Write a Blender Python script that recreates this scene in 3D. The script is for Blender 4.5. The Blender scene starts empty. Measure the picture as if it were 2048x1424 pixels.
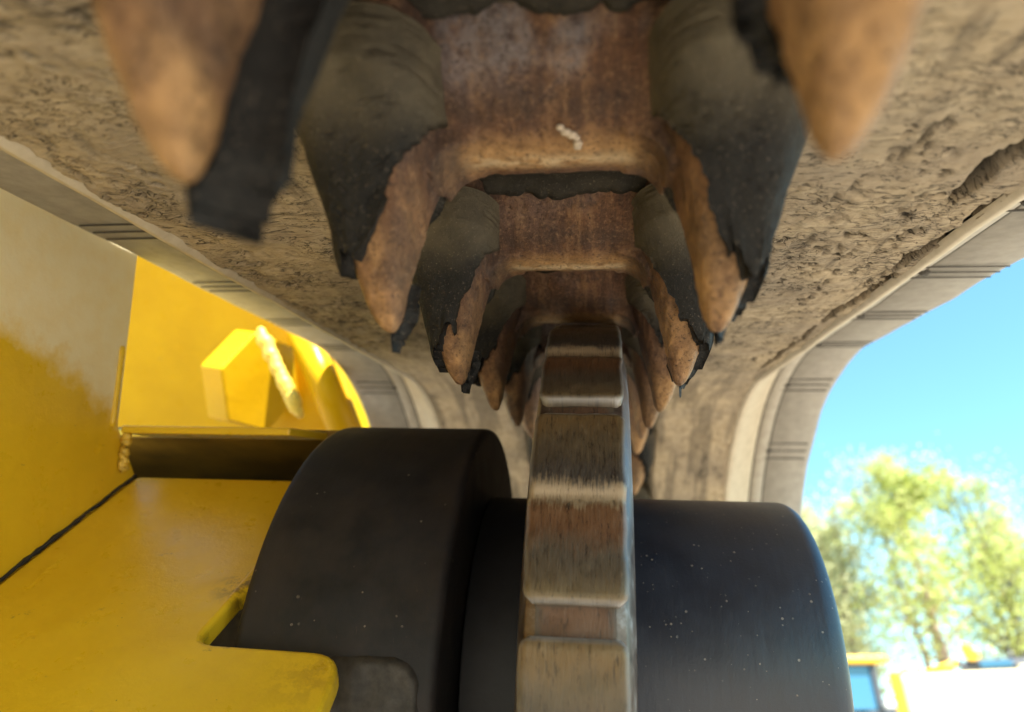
import bpy, math, random
import numpy as np
from mathutils import Vector, Matrix

random.seed(7)
rng = np.random.default_rng(7)
scene = bpy.context.scene
COL = scene.collection

# ------------------------------------------------------------------ camera
PITCH = math.radians(29.6)
CAM_H = 0.60
cam_d = bpy.data.cameras.new("camera")
cam = bpy.data.objects.new("camera", cam_d)
COL.objects.link(cam)
cam.location = (0, 0, CAM_H)
cam.rotation_euler = (math.radians(90) + PITCH, 0, 0)
cam_d.sensor_width = 36
cam_d.lens = 25.0
cam_d.clip_start = 0.004
cam_d.clip_end = 3000
cam_d.dof.use_dof = True
cam_d.dof.focus_distance = 0.242
cam_d.dof.aperture_fstop = 9.5
scene.camera = cam

# the frame of the upper track run: columns = right, along the run, away from the ground
_Rt = Vector((0.99159608, 0.0, -0.1293724))          # right, up, forward of the camera
_D = Vector((0.12714804, -0.1846385, 0.97454707))
_U = Vector((0.02388713, 0.9828065, 0.18308681))
def _world(v):
    c, s = math.cos(PITCH), math.sin(PITCH)
    return Vector((v[0], -s * v[1] + c * v[2], c * v[1] + s * v[2]))
R3 = Matrix((_world(_Rt), _world(_D), _world(_U))).transposed()
R4 = R3.to_4x4()
T4 = Matrix.Translation((0, 0, CAM_H)) @ R4

# ------------------------------------------------------------------ sky and sun
to_sun = (R3 @ Vector((0.26, -0.20, 0.93))).normalized()
SUN_EL = math.asin(to_sun.z)
SUN_AZ = math.atan2(to_sun.x, to_sun.y)
world = bpy.data.worlds.new("World")
scene.world = world
world.use_nodes = True
wn = world.node_tree
bg = wn.nodes["Background"]
sky = wn.nodes.new("ShaderNodeTexSky")
sky.sky_type = 'NISHITA'
sky.sun_disc = False
sky.sun_elevation = SUN_EL
sky.sun_rotation = SUN_AZ
sky.altitude = 200
sky.air_density = 1.0
sky.dust_density = 0.0
sky.ozone_density = 1.0
tint = wn.nodes.new("ShaderNodeMix"); tint.data_type = 'RGBA'; tint.blend_type = 'MULTIPLY'
tint.inputs[0].default_value = 1.0
tint.inputs[7].default_value = (0.70, 1.03, 0.95, 1)      # the camera's cool-cyan rendering of a clear sky
wn.links.new(sky.outputs[0], tint.inputs[6])
wn.links.new(tint.outputs[2], bg.inputs[0])
bg.inputs[1].default_value = 0.083
sun_d = bpy.data.lights.new("sun", 'SUN')
sun = bpy.data.objects.new("sun", sun_d)
COL.objects.link(sun)
sun_d.energy = 4.5
sun_d.angle = math.radians(0.53)
sun_d.color = (1.0, 0.94, 0.84)
sun.rotation_euler = to_sun.to_track_quat('Z', 'Y').to_euler()
sun.location = (3, -4, 8)
scene.view_settings.view_transform = 'Standard'
scene.view_settings.look = 'None'
scene.view_settings.gamma = 1
scene.view_settings.use_curve_mapping = False
scene.view_settings.exposure = 2.3
scene.cycles.max_bounces = 10
scene.cycles.diffuse_bounces = 6
scene.cycles.sample_clamp_indirect = 8

# ------------------------------------------------------------------ numpy noise
def _hash(ix, iy, seed):
    h = (ix.astype(np.int64) * 374761393 + iy.astype(np.int64) * 668265263 + seed * 1274126177) & 0xFFFFFFFF
    h = ((h ^ (h >> 13)) * 1274126177) & 0xFFFFFFFF
    return ((h ^ (h >> 16)) & 0xFFFF) / 65535.0
def vnoise(x, y, seed=0):
    x = np.asarray(x, float); y = np.asarray(y, float)
    ix, iy = np.floor(x), np.floor(y)
    fx, fy = x - ix, y - iy
    fx = fx * fx * (3 - 2 * fx); fy = fy * fy * (3 - 2 * fy)
    a = _hash(ix, iy, seed); b = _hash(ix + 1, iy, seed)
    c = _hash(ix, iy + 1, seed); d = _hash(ix + 1, iy + 1, seed)
    return (a * (1 - fx) + b * fx) * (1 - fy) + (c * (1 - fx) + d * fx) * fy
def fbm(x, y, octv=4, seed=0):
    s = 0; a = 1; t = 0
    for o in range(octv):
        s = s + a * vnoise(x * 2 ** o, y * 2 ** o, seed + o * 17); t += a; a *= 0.5
    return s / t
def sstep(a, b, x):
    t = np.clip((x - a) / (b - a), 0, 1)
    return t * t * (3 - 2 * t)

# ------------------------------------------------------------------ materials
class NT:
    def __init__(self, name):
        self.m = bpy.data.materials.new(name); self.m.use_nodes = True
        self.t = self.m.node_tree; self.b = self.t.nodes["Principled BSDF"]
        self.co = self.t.nodes.new("ShaderNodeTexCoord")
    def n(self, typ, **kw):
        nd = self.t.nodes.new(typ)
        for k, v in kw.items(): setattr(nd, k, v)
        return nd
    def l(self, a, b): self.t.links.new(a, b)
    def noise(self, scale, detail=5, rough=0.6, stretch=None, src='Object', dist=0.0):
        nd = self.n("ShaderNodeTexNoise")
        nd.inputs['Scale'].default_value = scale; nd.inputs['Detail'].default_value = detail
        nd.inputs['Roughness'].default_value = rough; nd.inputs['Distortion'].default_value = dist
        if stretch:
            mp = self.n("ShaderNodeMapping"); mp.inputs['Scale'].default_value = stretch
            self.l(self.co.outputs[src], mp.inputs[0]); self.l(mp.outputs[0], nd.inputs['Vector'])
        else: self.l(self.co.outputs[src], nd.inputs['Vector'])
        return nd.outputs['Fac']
    def ramp(self, fac, stops, interp='LINEAR'):
        r = self.n("ShaderNodeValToRGB"); cr = r.color_ramp; cr.interpolation = interp
        while len(cr.elements) < len(stops): cr.elements.new(0.5)
        for e, (p, c) in zip(cr.elements, stops):
            e.position = p
            e.color = (c[0], c[1], c[2], 1) if not isinstance(c, (int, float)) else (c, c, c, 1)
        self.l(fac, r.inputs[0]); return r.outputs[0]
    def mix(self, fac, a, b, mode='MIX'):
        m = self.n("ShaderNodeMix", data_type='RGBA', blend_type=mode)
        for sock, v in ((m.inputs[0], fac), (m.inputs[6], a), (m.inputs[7], b)):
            if hasattr(v, 'is_linked'): self.l(v, sock)
            elif isinstance(v, (int, float)): sock.default_value = v
            else: sock.default_value = (*v, 1)
        return m.outputs[2]
    def math(self, op, a, b=0.5, clamp=False):
        m = self.n("ShaderNodeMath", operation=op, use_clamp=clamp)
        for sock, v in ((m.inputs[0], a), (m.inputs[1], b)):
            if hasattr(v, 'is_linked'): self.l(v, sock)
            else: sock.default_value = v
        return m.outputs[0]
    def sep(self, src='Object'):
        s = self.n("ShaderNodeSeparateXYZ"); self.l(self.co.outputs[src], s.inputs[0]); return s.outputs
    def attr(self, name):
        a = self.n("ShaderNodeAttribute"); a.attribute_name = name; return a.outputs['Fac']
    def bump(self, h, dist=0.001, strength=0.5, prev=None):
        b = self.n("ShaderNodeBump"); b.inputs['Distance'].default_value = dist
        b.inputs['Strength'].default_value = strength; self.l(h, b.inputs['Height'])
        if prev is not None: self.l(prev, b.inputs['Normal'])
        self.l(b.outputs[0], self.b.inputs['Normal']); return b.outputs[0]
    def set(self, **kw):
        for k, v in kw.items():
            s = self.b.inputs[k.replace('_', ' ')]
            if hasattr(v, 'is_linked'): self.l(v, s)
            elif isinstance(v, tuple): s.default_value = (*v, 1) if len(v) == 3 else v
            else: s.default_value = v
        return self.m

MAT = {}
def mat_rust():
    k = NT("rusty steel")
    big = k.noise(55, 4, 0.6); mid = k.noise(240, 6, 0.7); fine = k.noise(800, 5, 0.75)
    strk = k.noise(1.0, 4, 0.6, stretch=(300, 40, 60))
    c = k.ramp(mid, [(0.25, (0.036, 0.022, 0.022)), (0.45, (0.080, 0.042, 0.030)), (0.60, (0.155, 0.076, 0.042)), (0.78, (0.28, 0.165, 0.095))])
    c2 = k.ramp(strk, [(0.3, (0.06, 0.028, 0.020)), (0.5, (0.16, 0.070, 0.033)), (0.7, (0.33, 0.18, 0.085))])
    c = k.mix(k.ramp(big, [(0.35, 0.15), (0.65, 0.85)]), c, c2)
    c = k.mix(k.ramp(k.noise(90, 5, 0.7), [(0.56, 0.0), (0.66, 0.75)]), c, (0.045, 0.026, 0.028))
    pol = k.math('MULTIPLY', k.attr("polish_sheen"), k.ramp(mid, [(0.30, 0.1), (0.60, 0.85)]))
    c = k.mix(k.math('MULTIPLY', pol, 0.8), c, (0.24, 0.235, 0.27))  # sky sheen on the polished top, painted in as bluish grey
    wear_light = k.attr("wear_light")
    c = k.mix(k.math('MULTIPLY', wear_light, k.ramp(mid, [(0.3, 0.45), (0.6, 1.0)])), c, (0.52, 0.30, 0.125))
    c = k.mix(k.attr("nose"), c, (0.68, 0.52, 0.33))  # thin bright highlight painted along the lower edge of the saddle
    c = k.mix(k.math('MULTIPLY', k.attr("grime_shade"), k.ramp(strk, [(0.3, 0.9), (0.7, 0.45)])), c, (0.040, 0.027, 0.024))
    c = k.mix(k.ramp(fine, [(0.55, 0.0), (0.64, 0.38)]), c, (0.38, 0.235, 0.13))
    c = k.mix(k.ramp(fine, [(0.36, 0.85), (0.46, 0.0)]), c, (0.040, 0.021, 0.016))
    k.bump(k.math('ADD', k.math('MULTIPLY', mid, 0.5), k.math('MULTIPLY', fine, 0.9)), 0.0010, 0.9)
    return k.set(Base_Color=c, Metallic=k.ramp(mid, [(0.3, 0.40), (0.6, 0.08)]), Roughness=k.ramp(mid, [(0.3, 0.30), (0.65, 0.58)]))
def mat_rubber():
    k = NT("worn black rubber")
    big = k.noise(60, 4, 0.6); mid = k.noise(420, 6, 0.7); fine = k.noise(1300, 4, 0.75)
    c = k.ramp(mid, [(0.3, (0.005, 0.006, 0.008)), (0.7, (0.016, 0.016, 0.017))])
    z = k.sep()[2]
    dust = k.math('MULTIPLY', k.ramp(big, [(0.30, 0.35), (0.60, 1.0)]), k.attr("dust"), True)
    c = k.mix(dust, c, (0.15, 0.125, 0.085))
    c = k.mix(k.ramp(fine, [(0.60, 0.0), (0.68, 0.6)]), c, (0.22, 0.18, 0.14))
    k.bump(k.math('ADD', mid, k.math('MULTIPLY', fine, 0.7)), 0.0008, 0.8)
    return k.set(Base_Color=c, Roughness=k.ramp(mid, [(0.3, 0.52), (0.7, 0.70)]), Specular_IOR_Level=0.18)
def mat_belt():
    k = NT("dusty track rubber")
    a = k.attr("crack")
    mid = k.noise(170, 6, 0.65); big = k.noise(22, 4, 0.6); fine = k.noise(1900, 4, 0.7)
    flake = k.noise(1.0, 6, 0.7, stretch=(150, 480, 150), dist=0.6)
    c = k.ramp(mid, [(0.28, (0.36, 0.275, 0.175)), (0.5, (0.50, 0.40, 0.27)), (0.75, (0.60, 0.49, 0.35))])
    c = k.mix(k.ramp(big, [(0.42, 0.0), (0.62, 0.55)]), c, (0.27, 0.225, 0.18))
    c = k.mix(k.ramp(flake, [(0.28, 0.6), (0.37, 0.0)]), c, (0.12, 0.088, 0.055))
    c = k.mix(k.ramp(fine, [(0.3, 0.18), (0.42, 0.0)]), c, (0.15, 0.10, 0.06))
    worn = k.math('MULTIPLY', k.ramp(k.noise(1.0, 6, 0.7, stretch=(130, 22, 130)), [(0.54, 0.0), (0.66, 0.7)]), k.ramp(k.noise(14, 3, 0.5), [(0.45, 0.2), (0.6, 1.0)]))
    c = k.mix(worn, c, (0.075, 0.060, 0.045))
    def cracks(stretch, width, mscale, lo, hi, dist):
        n = k.noise(1.0, 3, 0.55, stretch=stretch, dist=dist)
        d = k.math('ABSOLUTE', k.math('SUBTRACT', n, 0.5))
        ln = k.ramp(d, [(0.0, 1.0), (width, 0.0)])
        return k.math('MULTIPLY', ln, k.ramp(k.noise(mscale, 4, 0.6), [(lo, 0.0), (hi, 1.0)]))
    ck = k.math('MAXIMUM', cracks((60, 210, 60), 0.020, 26, 0.44, 0.54, 1.4), cracks((170, 330, 170), 0.022, 40, 0.48, 0.57, 0.8))
    wrap = k.n("ShaderNodeMapRange"); k.l(k.sep()[1], wrap.inputs[0]); wrap.inputs[1].default_value = 0.13; wrap.inputs[2].default_value = 0.27
    wrap.inputs[3].default_value = 1.0; wrap.inputs[4].default_value = 0.15
    ck = k.math('MULTIPLY', ck, wrap.outputs[0])
    pits = k.ramp(k.noise(520, 3, 0.6), [(0.66, 0.0), (0.72, 1.0)])
    pits = k.math('MULTIPLY', pits, k.ramp(k.noise(38, 3, 0.6), [(0.5, 0.0), (0.6, 0.8)]))
    ck = k.math('MAXIMUM', ck, pits)
    c = k.mix(k.math('MULTIPLY', ck, 0.95), c, (0.030, 0.022, 0.015))
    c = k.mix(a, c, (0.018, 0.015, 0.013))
    h = k.math('ADD', k.math('MULTIPLY', flake, 0.9), k.math('MULTIPLY', fine, 0.3))
    h = k.math('SUBTRACT', h, k.math('MULTIPLY', ck, 0.8))
    k.bump(h, 0.0020, 0.9)
    return k.set(Base_Color=c, Roughness=0.92)
def mat_belt_edge():
    k = NT("track edge rubber")
    mid = k.noise(120, 6, 0.65); fine = k.noise(1400, 4, 0.7)
    c = k.ramp(mid, [(0.3, (0.26, 0.243, 0.218)), (0.7, (0.36, 0.338, 0.305))])
    c = k.mix(k.attr("strip"), c, k.ramp(mid, [(0.3, (0.42, 0.36, 0.27)), (0.7, (0.55, 0.48, 0.37))]))
    c = k.mix(k.attr("groove"), c, (0.030, 0.027, 0.024))
    c = k.mix(k.ramp(fine, [(0.67, 0.0), (0.73, 0.6)]), c, (0.36, 0.30, 0.22))
    c = k.mix(k.ramp(k.noise(1.0, 4, 0.6, stretch=(260, 60, 60)), [(0.66, 0.0), (0.72, 0.5)]), c, (0.33, 0.28, 0.21))
    k.bump(k.math('ADD', mid, k.math('MULTIPLY', fine, 0.3)), 0.0006, 0.5)
    return k.set(Base_Color=c, Roughness=0.72)
def mat_plain(name, col, rough=0.5, metal=0.0, var=0.25, scale=60):
    k = NT(name)
    n = k.noise(scale, 5, 0.65)
    c = k.ramp(n, [(0.3, tuple(v * (1 - var) for v in col)), (0.7, tuple(min(1, v * (1 + var)) for v in col))])
    k.bump(n, 0.0005 if scale > 20 else 0.01, 0.3)
    return k.set(Base_Color=c, Roughness=rough, Metallic=metal)
def mat_yellow(name="yellow paint", dusty=False, cols=((0.72, 0.47, 0.014), (0.80, 0.55, 0.026))):
    k = NT(name)
    big = k.noise(14, 4, 0.6); mid = k.noise(90, 5, 0.6); fine = k.noise(900, 3, 0.6)
    c = k.ramp(big, [(0.3, cols[0]), (0.7, cols[1])])
    c = k.mix(k.ramp(k.noise(1.0, 6, 0.7, stretch=(60, 60, 170)), [(0.655, 0.0), (0.70, 0.75)]), c, (0.34, 0.22, 0.05))
    c = k.mix(k.ramp(k.noise(420, 3, 0.6), [(0.74, 0.0), (0.77, 0.8)]), c, (0.10, 0.06, 0.02))
    def near(p, r, hi):
        vd = k.n("ShaderNodeVectorMath", operation='DISTANCE'); k.l(k.co.outputs['Object'], vd.inputs[0]); vd.inputs[1].default_value = p
        return k.math('MULTIPLY', k.ramp(k.math('DIVIDE', vd.outputs['Value'], r), [(0.2, hi), (1.0, 0.0)]), k.ramp(k.noise(150, 5, 0.7), [(0.44, 0.0), (0.56, 1.0)]))
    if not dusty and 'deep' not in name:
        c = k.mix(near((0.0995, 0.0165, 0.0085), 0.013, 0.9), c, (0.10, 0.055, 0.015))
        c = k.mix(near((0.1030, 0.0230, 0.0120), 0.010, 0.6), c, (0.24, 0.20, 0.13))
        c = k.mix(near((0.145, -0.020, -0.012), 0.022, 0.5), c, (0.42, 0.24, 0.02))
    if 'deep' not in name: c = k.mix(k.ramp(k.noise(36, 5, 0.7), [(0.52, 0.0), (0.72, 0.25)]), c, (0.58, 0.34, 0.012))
    rough = k.ramp(mid, [(0.3, 0.24), (0.7, 0.40)])
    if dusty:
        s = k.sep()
        # dust coat on the upper part, coloured pale to stand for glare, ragged below
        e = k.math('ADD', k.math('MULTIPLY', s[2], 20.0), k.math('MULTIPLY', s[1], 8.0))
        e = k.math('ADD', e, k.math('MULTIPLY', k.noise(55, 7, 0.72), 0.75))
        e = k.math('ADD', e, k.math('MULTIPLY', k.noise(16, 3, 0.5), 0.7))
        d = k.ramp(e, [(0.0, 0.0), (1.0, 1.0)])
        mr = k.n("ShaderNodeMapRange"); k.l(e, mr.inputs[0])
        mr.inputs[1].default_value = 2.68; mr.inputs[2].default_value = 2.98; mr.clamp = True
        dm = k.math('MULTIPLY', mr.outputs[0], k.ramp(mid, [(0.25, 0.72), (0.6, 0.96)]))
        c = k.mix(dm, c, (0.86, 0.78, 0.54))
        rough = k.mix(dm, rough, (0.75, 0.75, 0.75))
    k.bump(k.math('ADD', k.math('MULTIPLY', mid, 0.8), k.math('MULTIPLY', fine, 0.12)), 0.0011, 0.45)
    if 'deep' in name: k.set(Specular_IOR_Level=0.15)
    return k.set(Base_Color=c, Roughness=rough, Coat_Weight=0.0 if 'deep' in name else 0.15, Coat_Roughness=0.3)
def mat_drum(name, dusty):
    k = NT(name)
    mid = k.noise(70, 5, 0.6); fine = k.noise(1000, 4, 0.7)
    c = k.ramp(mid, [(0.3, (0.010, 0.014, 0.026)), (0.7, (0.017, 0.023, 0.040))]) if not dusty else k.ramp(mid, [(0.3, (0.010, 0.011, 0.014)), (0.7, (0.022, 0.022, 0.026))])
    if dusty:
        c = k.mix(k.ramp(k.noise(26, 4, 0.65), [(0.42, 0.0), (0.75, 0.55)]), c, (0.055, 0.042, 0.034))
        c = k.mix(k.ramp(k.noise(1.0, 5, 0.7, stretch=(900, 160, 160)), [(0.68, 0.0), (0.76, 0.35)]), c, (0.20, 0.15, 0.10))
    v = k.n("ShaderNodeTexVoronoi"); v.inputs['Scale'].default_value = 520 if not dusty else 380
    k.l(k.co.outputs['Object'], v.inputs['Vector'])
    v.inputs['Randomness'].default_value = 1.0
    vs_ = k.n('ShaderNodeSeparateColor'); k.l(v.outputs['Color'], vs_.inputs[0])
    sp = k.math('MULTIPLY', k.math('LESS_THAN', v.outputs['Distance'], k.math('MULTIPLY', k.math('POWER', vs_.outputs[0], 3.5), 0.27)), k.ramp(k.noise(110, 3, 0.6), [(0.45 if not dusty else 0.56, 0.0), (0.56 if not dusty else 0.66, 1.0)]))
    c = k.mix(k.math('MULTIPLY', sp, 0.6), c, (0.30, 0.26, 0.22))
    b1 = k.bump(k.noise(1.0, 3, 0.5, stretch=(300, 60, 60)), 0.0006, 0.25)
    k.bump(k.math('ADD', sp, k.math('MULTIPLY', fine, 0.3)), 0.0005, 0.6, b1)
    return k.set(Base_Color=c, Roughness=k.ramp(mid, [(0.3, 0.34), (0.7, 0.46)]) if not dusty else k.ramp(mid, [(0.3, 0.50), (0.7, 0.62)]), Specular_IOR_Level=0.25 if dusty else 0.55, Coat_Weight=0.0 if dusty else 0.1, Coat_Roughness=0.3)
def mat_pad():
    k = NT("worn sprocket steel")
    st = k.noise(1.0, 4, 0.6, stretch=(1500, 130, 1), src='UV')
    st2 = k.noise(1.0, 6, 0.75, stretch=(600, 170, 1), src='UV')
    blot = k.noise(1.0, 4, 0.6, stretch=(70, 70, 1), src='UV')
    z = k.attr("zone")
    z = k.math('ADD', z, k.math('MULTIPLY', k.math('SUBTRACT', st, 0.5), 0.16))
    z = k.math('ADD', z, k.math('MULTIPLY', k.math('SUBTRACT', blot, 0.5), 0.22))
    c = k.ramp(z, [(0.0, (0.25, 0.19, 0.105)), (0.10, (0.15, 0.118, 0.078)), (0.20, (0.115, 0.095, 0.072)), (0.33, (0.19, 0.098, 0.050)), (0.44, (0.24, 0.13, 0.066)),
                   (0.49, (0.44, 0.35, 0.235)), (0.54, (0.40, 0.32, 0.22)), (0.58, (0.10, 0.09, 0.085)), (0.68, (0.115, 0.092, 0.066)), (0.80, (0.17, 0.13, 0.08)), (0.93, (0.25, 0.165, 0.075)), (1.0, (0.30, 0.22, 0.12))])
    c = k.mix(k.ramp(st, [(0.30, 0.8), (0.40, 0.0)]), c, (0.035, 0.028, 0.030))
    c = k.mix(k.ramp(st2, [(0.60, 0.0), (0.72, 0.5)]), c, (0.36, 0.28, 0.19))
    c = k.mix(k.ramp(st2, [(0.34, 0.75), (0.45, 0.0)]), c, (0.05, 0.038, 0.032))
    c = k.mix(1.0, c, (0.60, 0.585, 0.58), 'MULTIPLY')
    c = k.mix(k.math('MULTIPLY', k.attr("wear_light"), 0.7), c, (0.36, 0.375, 0.42))  # worn edges, their bluish highlight put into the colour
    k.bump(k.math('ADD', st, st2), 0.0004, 0.55)
    return k.set(Base_Color=c, Metallic=k.ramp(st2, [(0.35, 0.45), (0.6, 0.15)]), Roughness=k.ramp(st2, [(0.3, 0.30), (0.7, 0.55)]))
def mat_rim():
    k = NT("polished rim steel")
    n = k.noise(150, 5, 0.65); 
    c = k.ramp(n, [(0.3, (0.07, 0.045, 0.038)), (0.55, (0.16, 0.125, 0.11)), (0.75, (0.34, 0.33, 0.34))])
    k.bump(n, 0.0005, 0.4)
    return k.set(Base_Color=c, Metallic=0.7, Roughness=k.ramp(n, [(0.3, 0.28), (0.7, 0.5)]))
def mat_ground():
    k = NT("pale gravel lot")
    n = k.noise(3.0, 8, 0.7); f = k.noise(60, 4, 0.7)
    c = k.ramp(n, [(0.3, (0.30, 0.25, 0.19)), (0.7, (0.46, 0.40, 0.31))])
    c = k.mix(k.ramp(f, [(0.35, 0.4), (0.6, 0.0)]), c, (0.20, 0.165, 0.13))
    k.bump(f, 0.02, 0.5)
    return k.set(Base_Color=c, Roughness=0.95)
def mat_leaf(name, c1, c2):
    k = NT(name)
    n = k.noise(0.9, 3, 0.6)
    c = k.ramp(n, [(0.35, c1), (0.65, c2)])
    tr = k.n("ShaderNodeBsdfTranslucent"); k.l(c, tr.inputs[0])
    mx = k.n("ShaderNodeMixShader"); mx.inputs[0].default_value = 0.45
    k.set(Base_Color=c, Roughness=0.55)
    k.l(k.b.outputs[0], mx.inputs[1]); k.l(tr.outputs[0], mx.inputs[2])
    k.l(mx.outputs[0], k.t.nodes["Material Output"].inputs[0])
    return k.m
def mat_glass(name, col):
    k = NT(name)
    return k.set(Base_Color=col, Roughness=0.06, Metallic=0.0, Specular_IOR_Level=0.8)

M = dict(rust=mat_rust(), rubber=mat_rubber(), belt=mat_belt(), edge=mat_belt_edge(),
         rib=mat_plain("groove rubber", (0.055, 0.050, 0.045), 0.75, scale=300),
         yellow=mat_yellow(), ydust_glare=mat_yellow("yellow paint with dust and painted glare", True), yinner=mat_yellow("deep bounce-tinted yellow paint", False, ((0.46, 0.235, 0.001), (0.54, 0.29, 0.002))),  # yinner: same yellow tinted orange to stand for bounced light
         drum=mat_drum("black drum paint", False), collar=mat_drum("scuffed black collar", True),
         pad=mat_pad(), rim=mat_rim(), ground=mat_ground(),
         cast=mat_plain("rough black casting", (0.030, 0.027, 0.025), 0.6, var=0.6, scale=260),
         shaded=mat_plain("greasy black", (0.007, 0.008, 0.011), 0.6, var=0.4, scale=120),  # drum black darkened to paint in the shadow of the gap
         yboss=mat_yellow("deep yellow boss paint", False, ((0.52, 0.29, 0.003), (0.60, 0.35, 0.006))),  # same yellow darkened so the sunlit boss does not blow out
         splash=mat_plain("dried pale splash", (0.50, 0.42, 0.34), 0.7, scale=400),
         grime_shade=mat_plain("shade-darkened yellow paint", (0.20, 0.115, 0.012), 0.4, var=0.5, scale=30),  # frame yellow darkened to paint the shade under the shelf
         weld=mat_plain("painted weld", (0.66, 0.45, 0.06), 0.5, var=0.3, scale=200),
         bark=mat_plain("pale bark", (0.30, 0.22, 0.15), 0.9, var=0.5, scale=4),
         bark2=mat_plain("grey brown bark", (0.14, 0.10, 0.07), 0.9, var=0.4, scale=4),
         leaf=mat_leaf("spring leaves", (0.36, 0.42, 0.09), (0.52, 0.55, 0.20)),
         leaf2=mat_leaf("olive leaves", (0.38, 0.40, 0.18), (0.52, 0.51, 0.30)),
         mdark=mat_plain("dark grey metal", (0.06, 0.065, 0.075), 0.5, scale=8),
         mwhite=mat_plain("cream machine paint", (0.66, 0.56, 0.36), 0.45, var=0.06, scale=6),
         myel=mat_plain("orange yellow machine paint", (0.75, 0.42, 0.02), 0.45, var=0.1, scale=6),
         glass=mat_glass("blue cab glass", (0.03, 0.12, 0.22)),
         lamp=mat_plain("pale lamp lens", (0.75, 0.75, 0.7), 0.2, scale=20))

# ------------------------------------------------------------------ object helpers
def link(name, mesh, mats=(), parent=None, smooth=True):
    o = bpy.data.objects.new(name, mesh); COL.objects.link(o)
    for m in mats:
        mesh.materials.append(m)
    if smooth and len(mesh.polygons):
        mesh.polygons.foreach_set('use_smooth', [True] * len(mesh.polygons))
    if parent is not None: o.parent = parent
    return o
def mk(name, v, f, mats, parent=None, smooth=True, midx=None):
    me = bpy.data.meshes.new(name)
    me.from_pydata([tuple(map(float, p)) for p in v], [], [tuple(map(int, q)) for q in f])
    me.validate(); me.update()
    if not isinstance(mats, (list, tuple)): mats = [mats]
    o = link(name, me, mats, parent, smooth)
    if midx is not None: me.polygons.foreach_set('material_index', midx)
    return o
def setattr_f(o, name, vals):
    a = o.data.attributes.new(name, 'FLOAT', 'POINT')
    a.data.foreach_set('value', np.asarray(vals, dtype=np.float32))
def thing(name, label, cat, loc=(0, 0, 0), track=False, group=None, rz=0):
    o = bpy.data.objects.new(name, None); COL.objects.link(o)
    o.empty_display_size = 0.05
    if track: o.matrix_world = T4 @ Matrix.Translation(loc)
    else: o.location = loc; o.rotation_euler = (0, 0, rz)
    o['label'] = label; o['category'] = cat
    if group: o['group'] = group
    return o
def structure(o, label=None):
    o['kind'] = 'structure'
    if label: o['label'] = label
def bevel(o, w=0.001, seg=2, ang=35):
    b = o.modifiers.new('bevel', 'BEVEL'); b.width = w; b.segments = seg
    b.limit_method = 'ANGLE'; b.angle_limit = math.radians(ang)
    b.harden_normals = False
    return o
def box(name, lo, hi, mat, parent, bev=0.002, rot=None):
    (x0, y0, z0), (x1, y1, z1) = lo, hi
    v = [(x, y, z) for x in (x0, x1) for y in (y0, y1) for z in (z0, z1)]
    f = [(0, 1, 3, 2), (4, 6, 7, 5), (0, 4, 5, 1), (2, 3, 7, 6), (0, 2, 6, 4), (1, 5, 7, 3)]
    o = mk(name, v, f, mat, parent, smooth=False)
    if bev: bevel(o, bev)
    return o
def grid_faces(nu, nv, closed_u=False, closed_v=False, off=0, flip=False):
    i, j = np.meshgrid(np.arange(nu if closed_u else nu - 1), np.arange(nv if closed_v else nv - 1), indexing='ij')
    i, j = i.ravel(), j.ravel(); i2, j2 = (i + 1) % nu, (j + 1) % nv
    q = np.stack([i * nv + j, i2 * nv + j, i2 * nv + j2, i * nv + j2], 1) + off
    return q[:, ::-1] if flip else q
def fast_mesh(name, v, f, mats, parent, midx=None, smooth=True):
    me = bpy.data.meshes.new(name)
    v = np.asarray(v, np.float32); f = np.asarray(f, np.int32)
    me.vertices.add(len(v)); me.vertices.foreach_set('co', v.ravel())
    me.loops.add(f.size); me.loops.foreach_set('vertex_index', f.ravel())
    me.polygons.add(len(f)); me.polygons.foreach_set('loop_start', np.arange(0, f.size, 4, dtype=np.int32))
    me.update(calc_edges=True); me.validate()
    o = link(name, me, mats if isinstance(mats, (list, tuple)) else [mats], parent, smooth)
    if midx is not None: me.polygons.foreach_set('material_index', np.asarray(midx, np.int32))
    return o
def tube(pts, rads, nseg=8):
    """vertices and quads of a capped tube through pts"""
    pts = [Vector(p) for p in pts]; V = []; F = []
    for i, p in enumerate(pts):
        d = (pts[min(i + 1, len(pts) - 1)] - pts[max(i - 1, 0)]).normalized()
        a = d.orthogonal().normalized(); b = d.cross(a)
        for k in range(nseg):
            t = 2 * math.pi * k / nseg
            V.append(p + (a * math.cos(t) + b * math.sin(t)) * rads[i])
    for i in range(len(pts) - 1):
        for k in range(nseg):
            F.append((i * nseg + k, i * nseg + (k + 1) % nseg, (i + 1) * nseg + (k + 1) % nseg, (i + 1) * nseg + k))
    F.append(tuple(range(nseg - 1, -1, -1))); F.append(tuple(range((len(pts) - 1) * nseg, len(pts) * nseg)))
    return V, F
def join(parts):
    V = []; F = []
    for v, f in parts:
        o = len(V); V += list(v); F += [tuple(i + o for i in q) for q in f]
    return V, F
def lathe_x(prof, nseg, a0=0.0, a1=2 * math.pi):
    """revolve (x, r) round the X axis; angle 0 points to -Y, pi/2 to +Z"""
    full = abs(a1 - a0 - 2 * math.pi) < 1e-6
    n = nseg if full else nseg + 1
    t = a0 + (a1 - a0) * np.arange(n) / nseg
    P = np.array(prof)
    X = np.repeat(P[None, :, 0], n, 0); R = np.repeat(P[None, :, 1], n, 0)
    Y = -R * np.cos(t)[:, None]; Z = R * np.sin(t)[:, None]
    return np.stack([X, Y, Z], -1).reshape(-1, 3), grid_faces(n, len(prof), closed_u=full)

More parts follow.
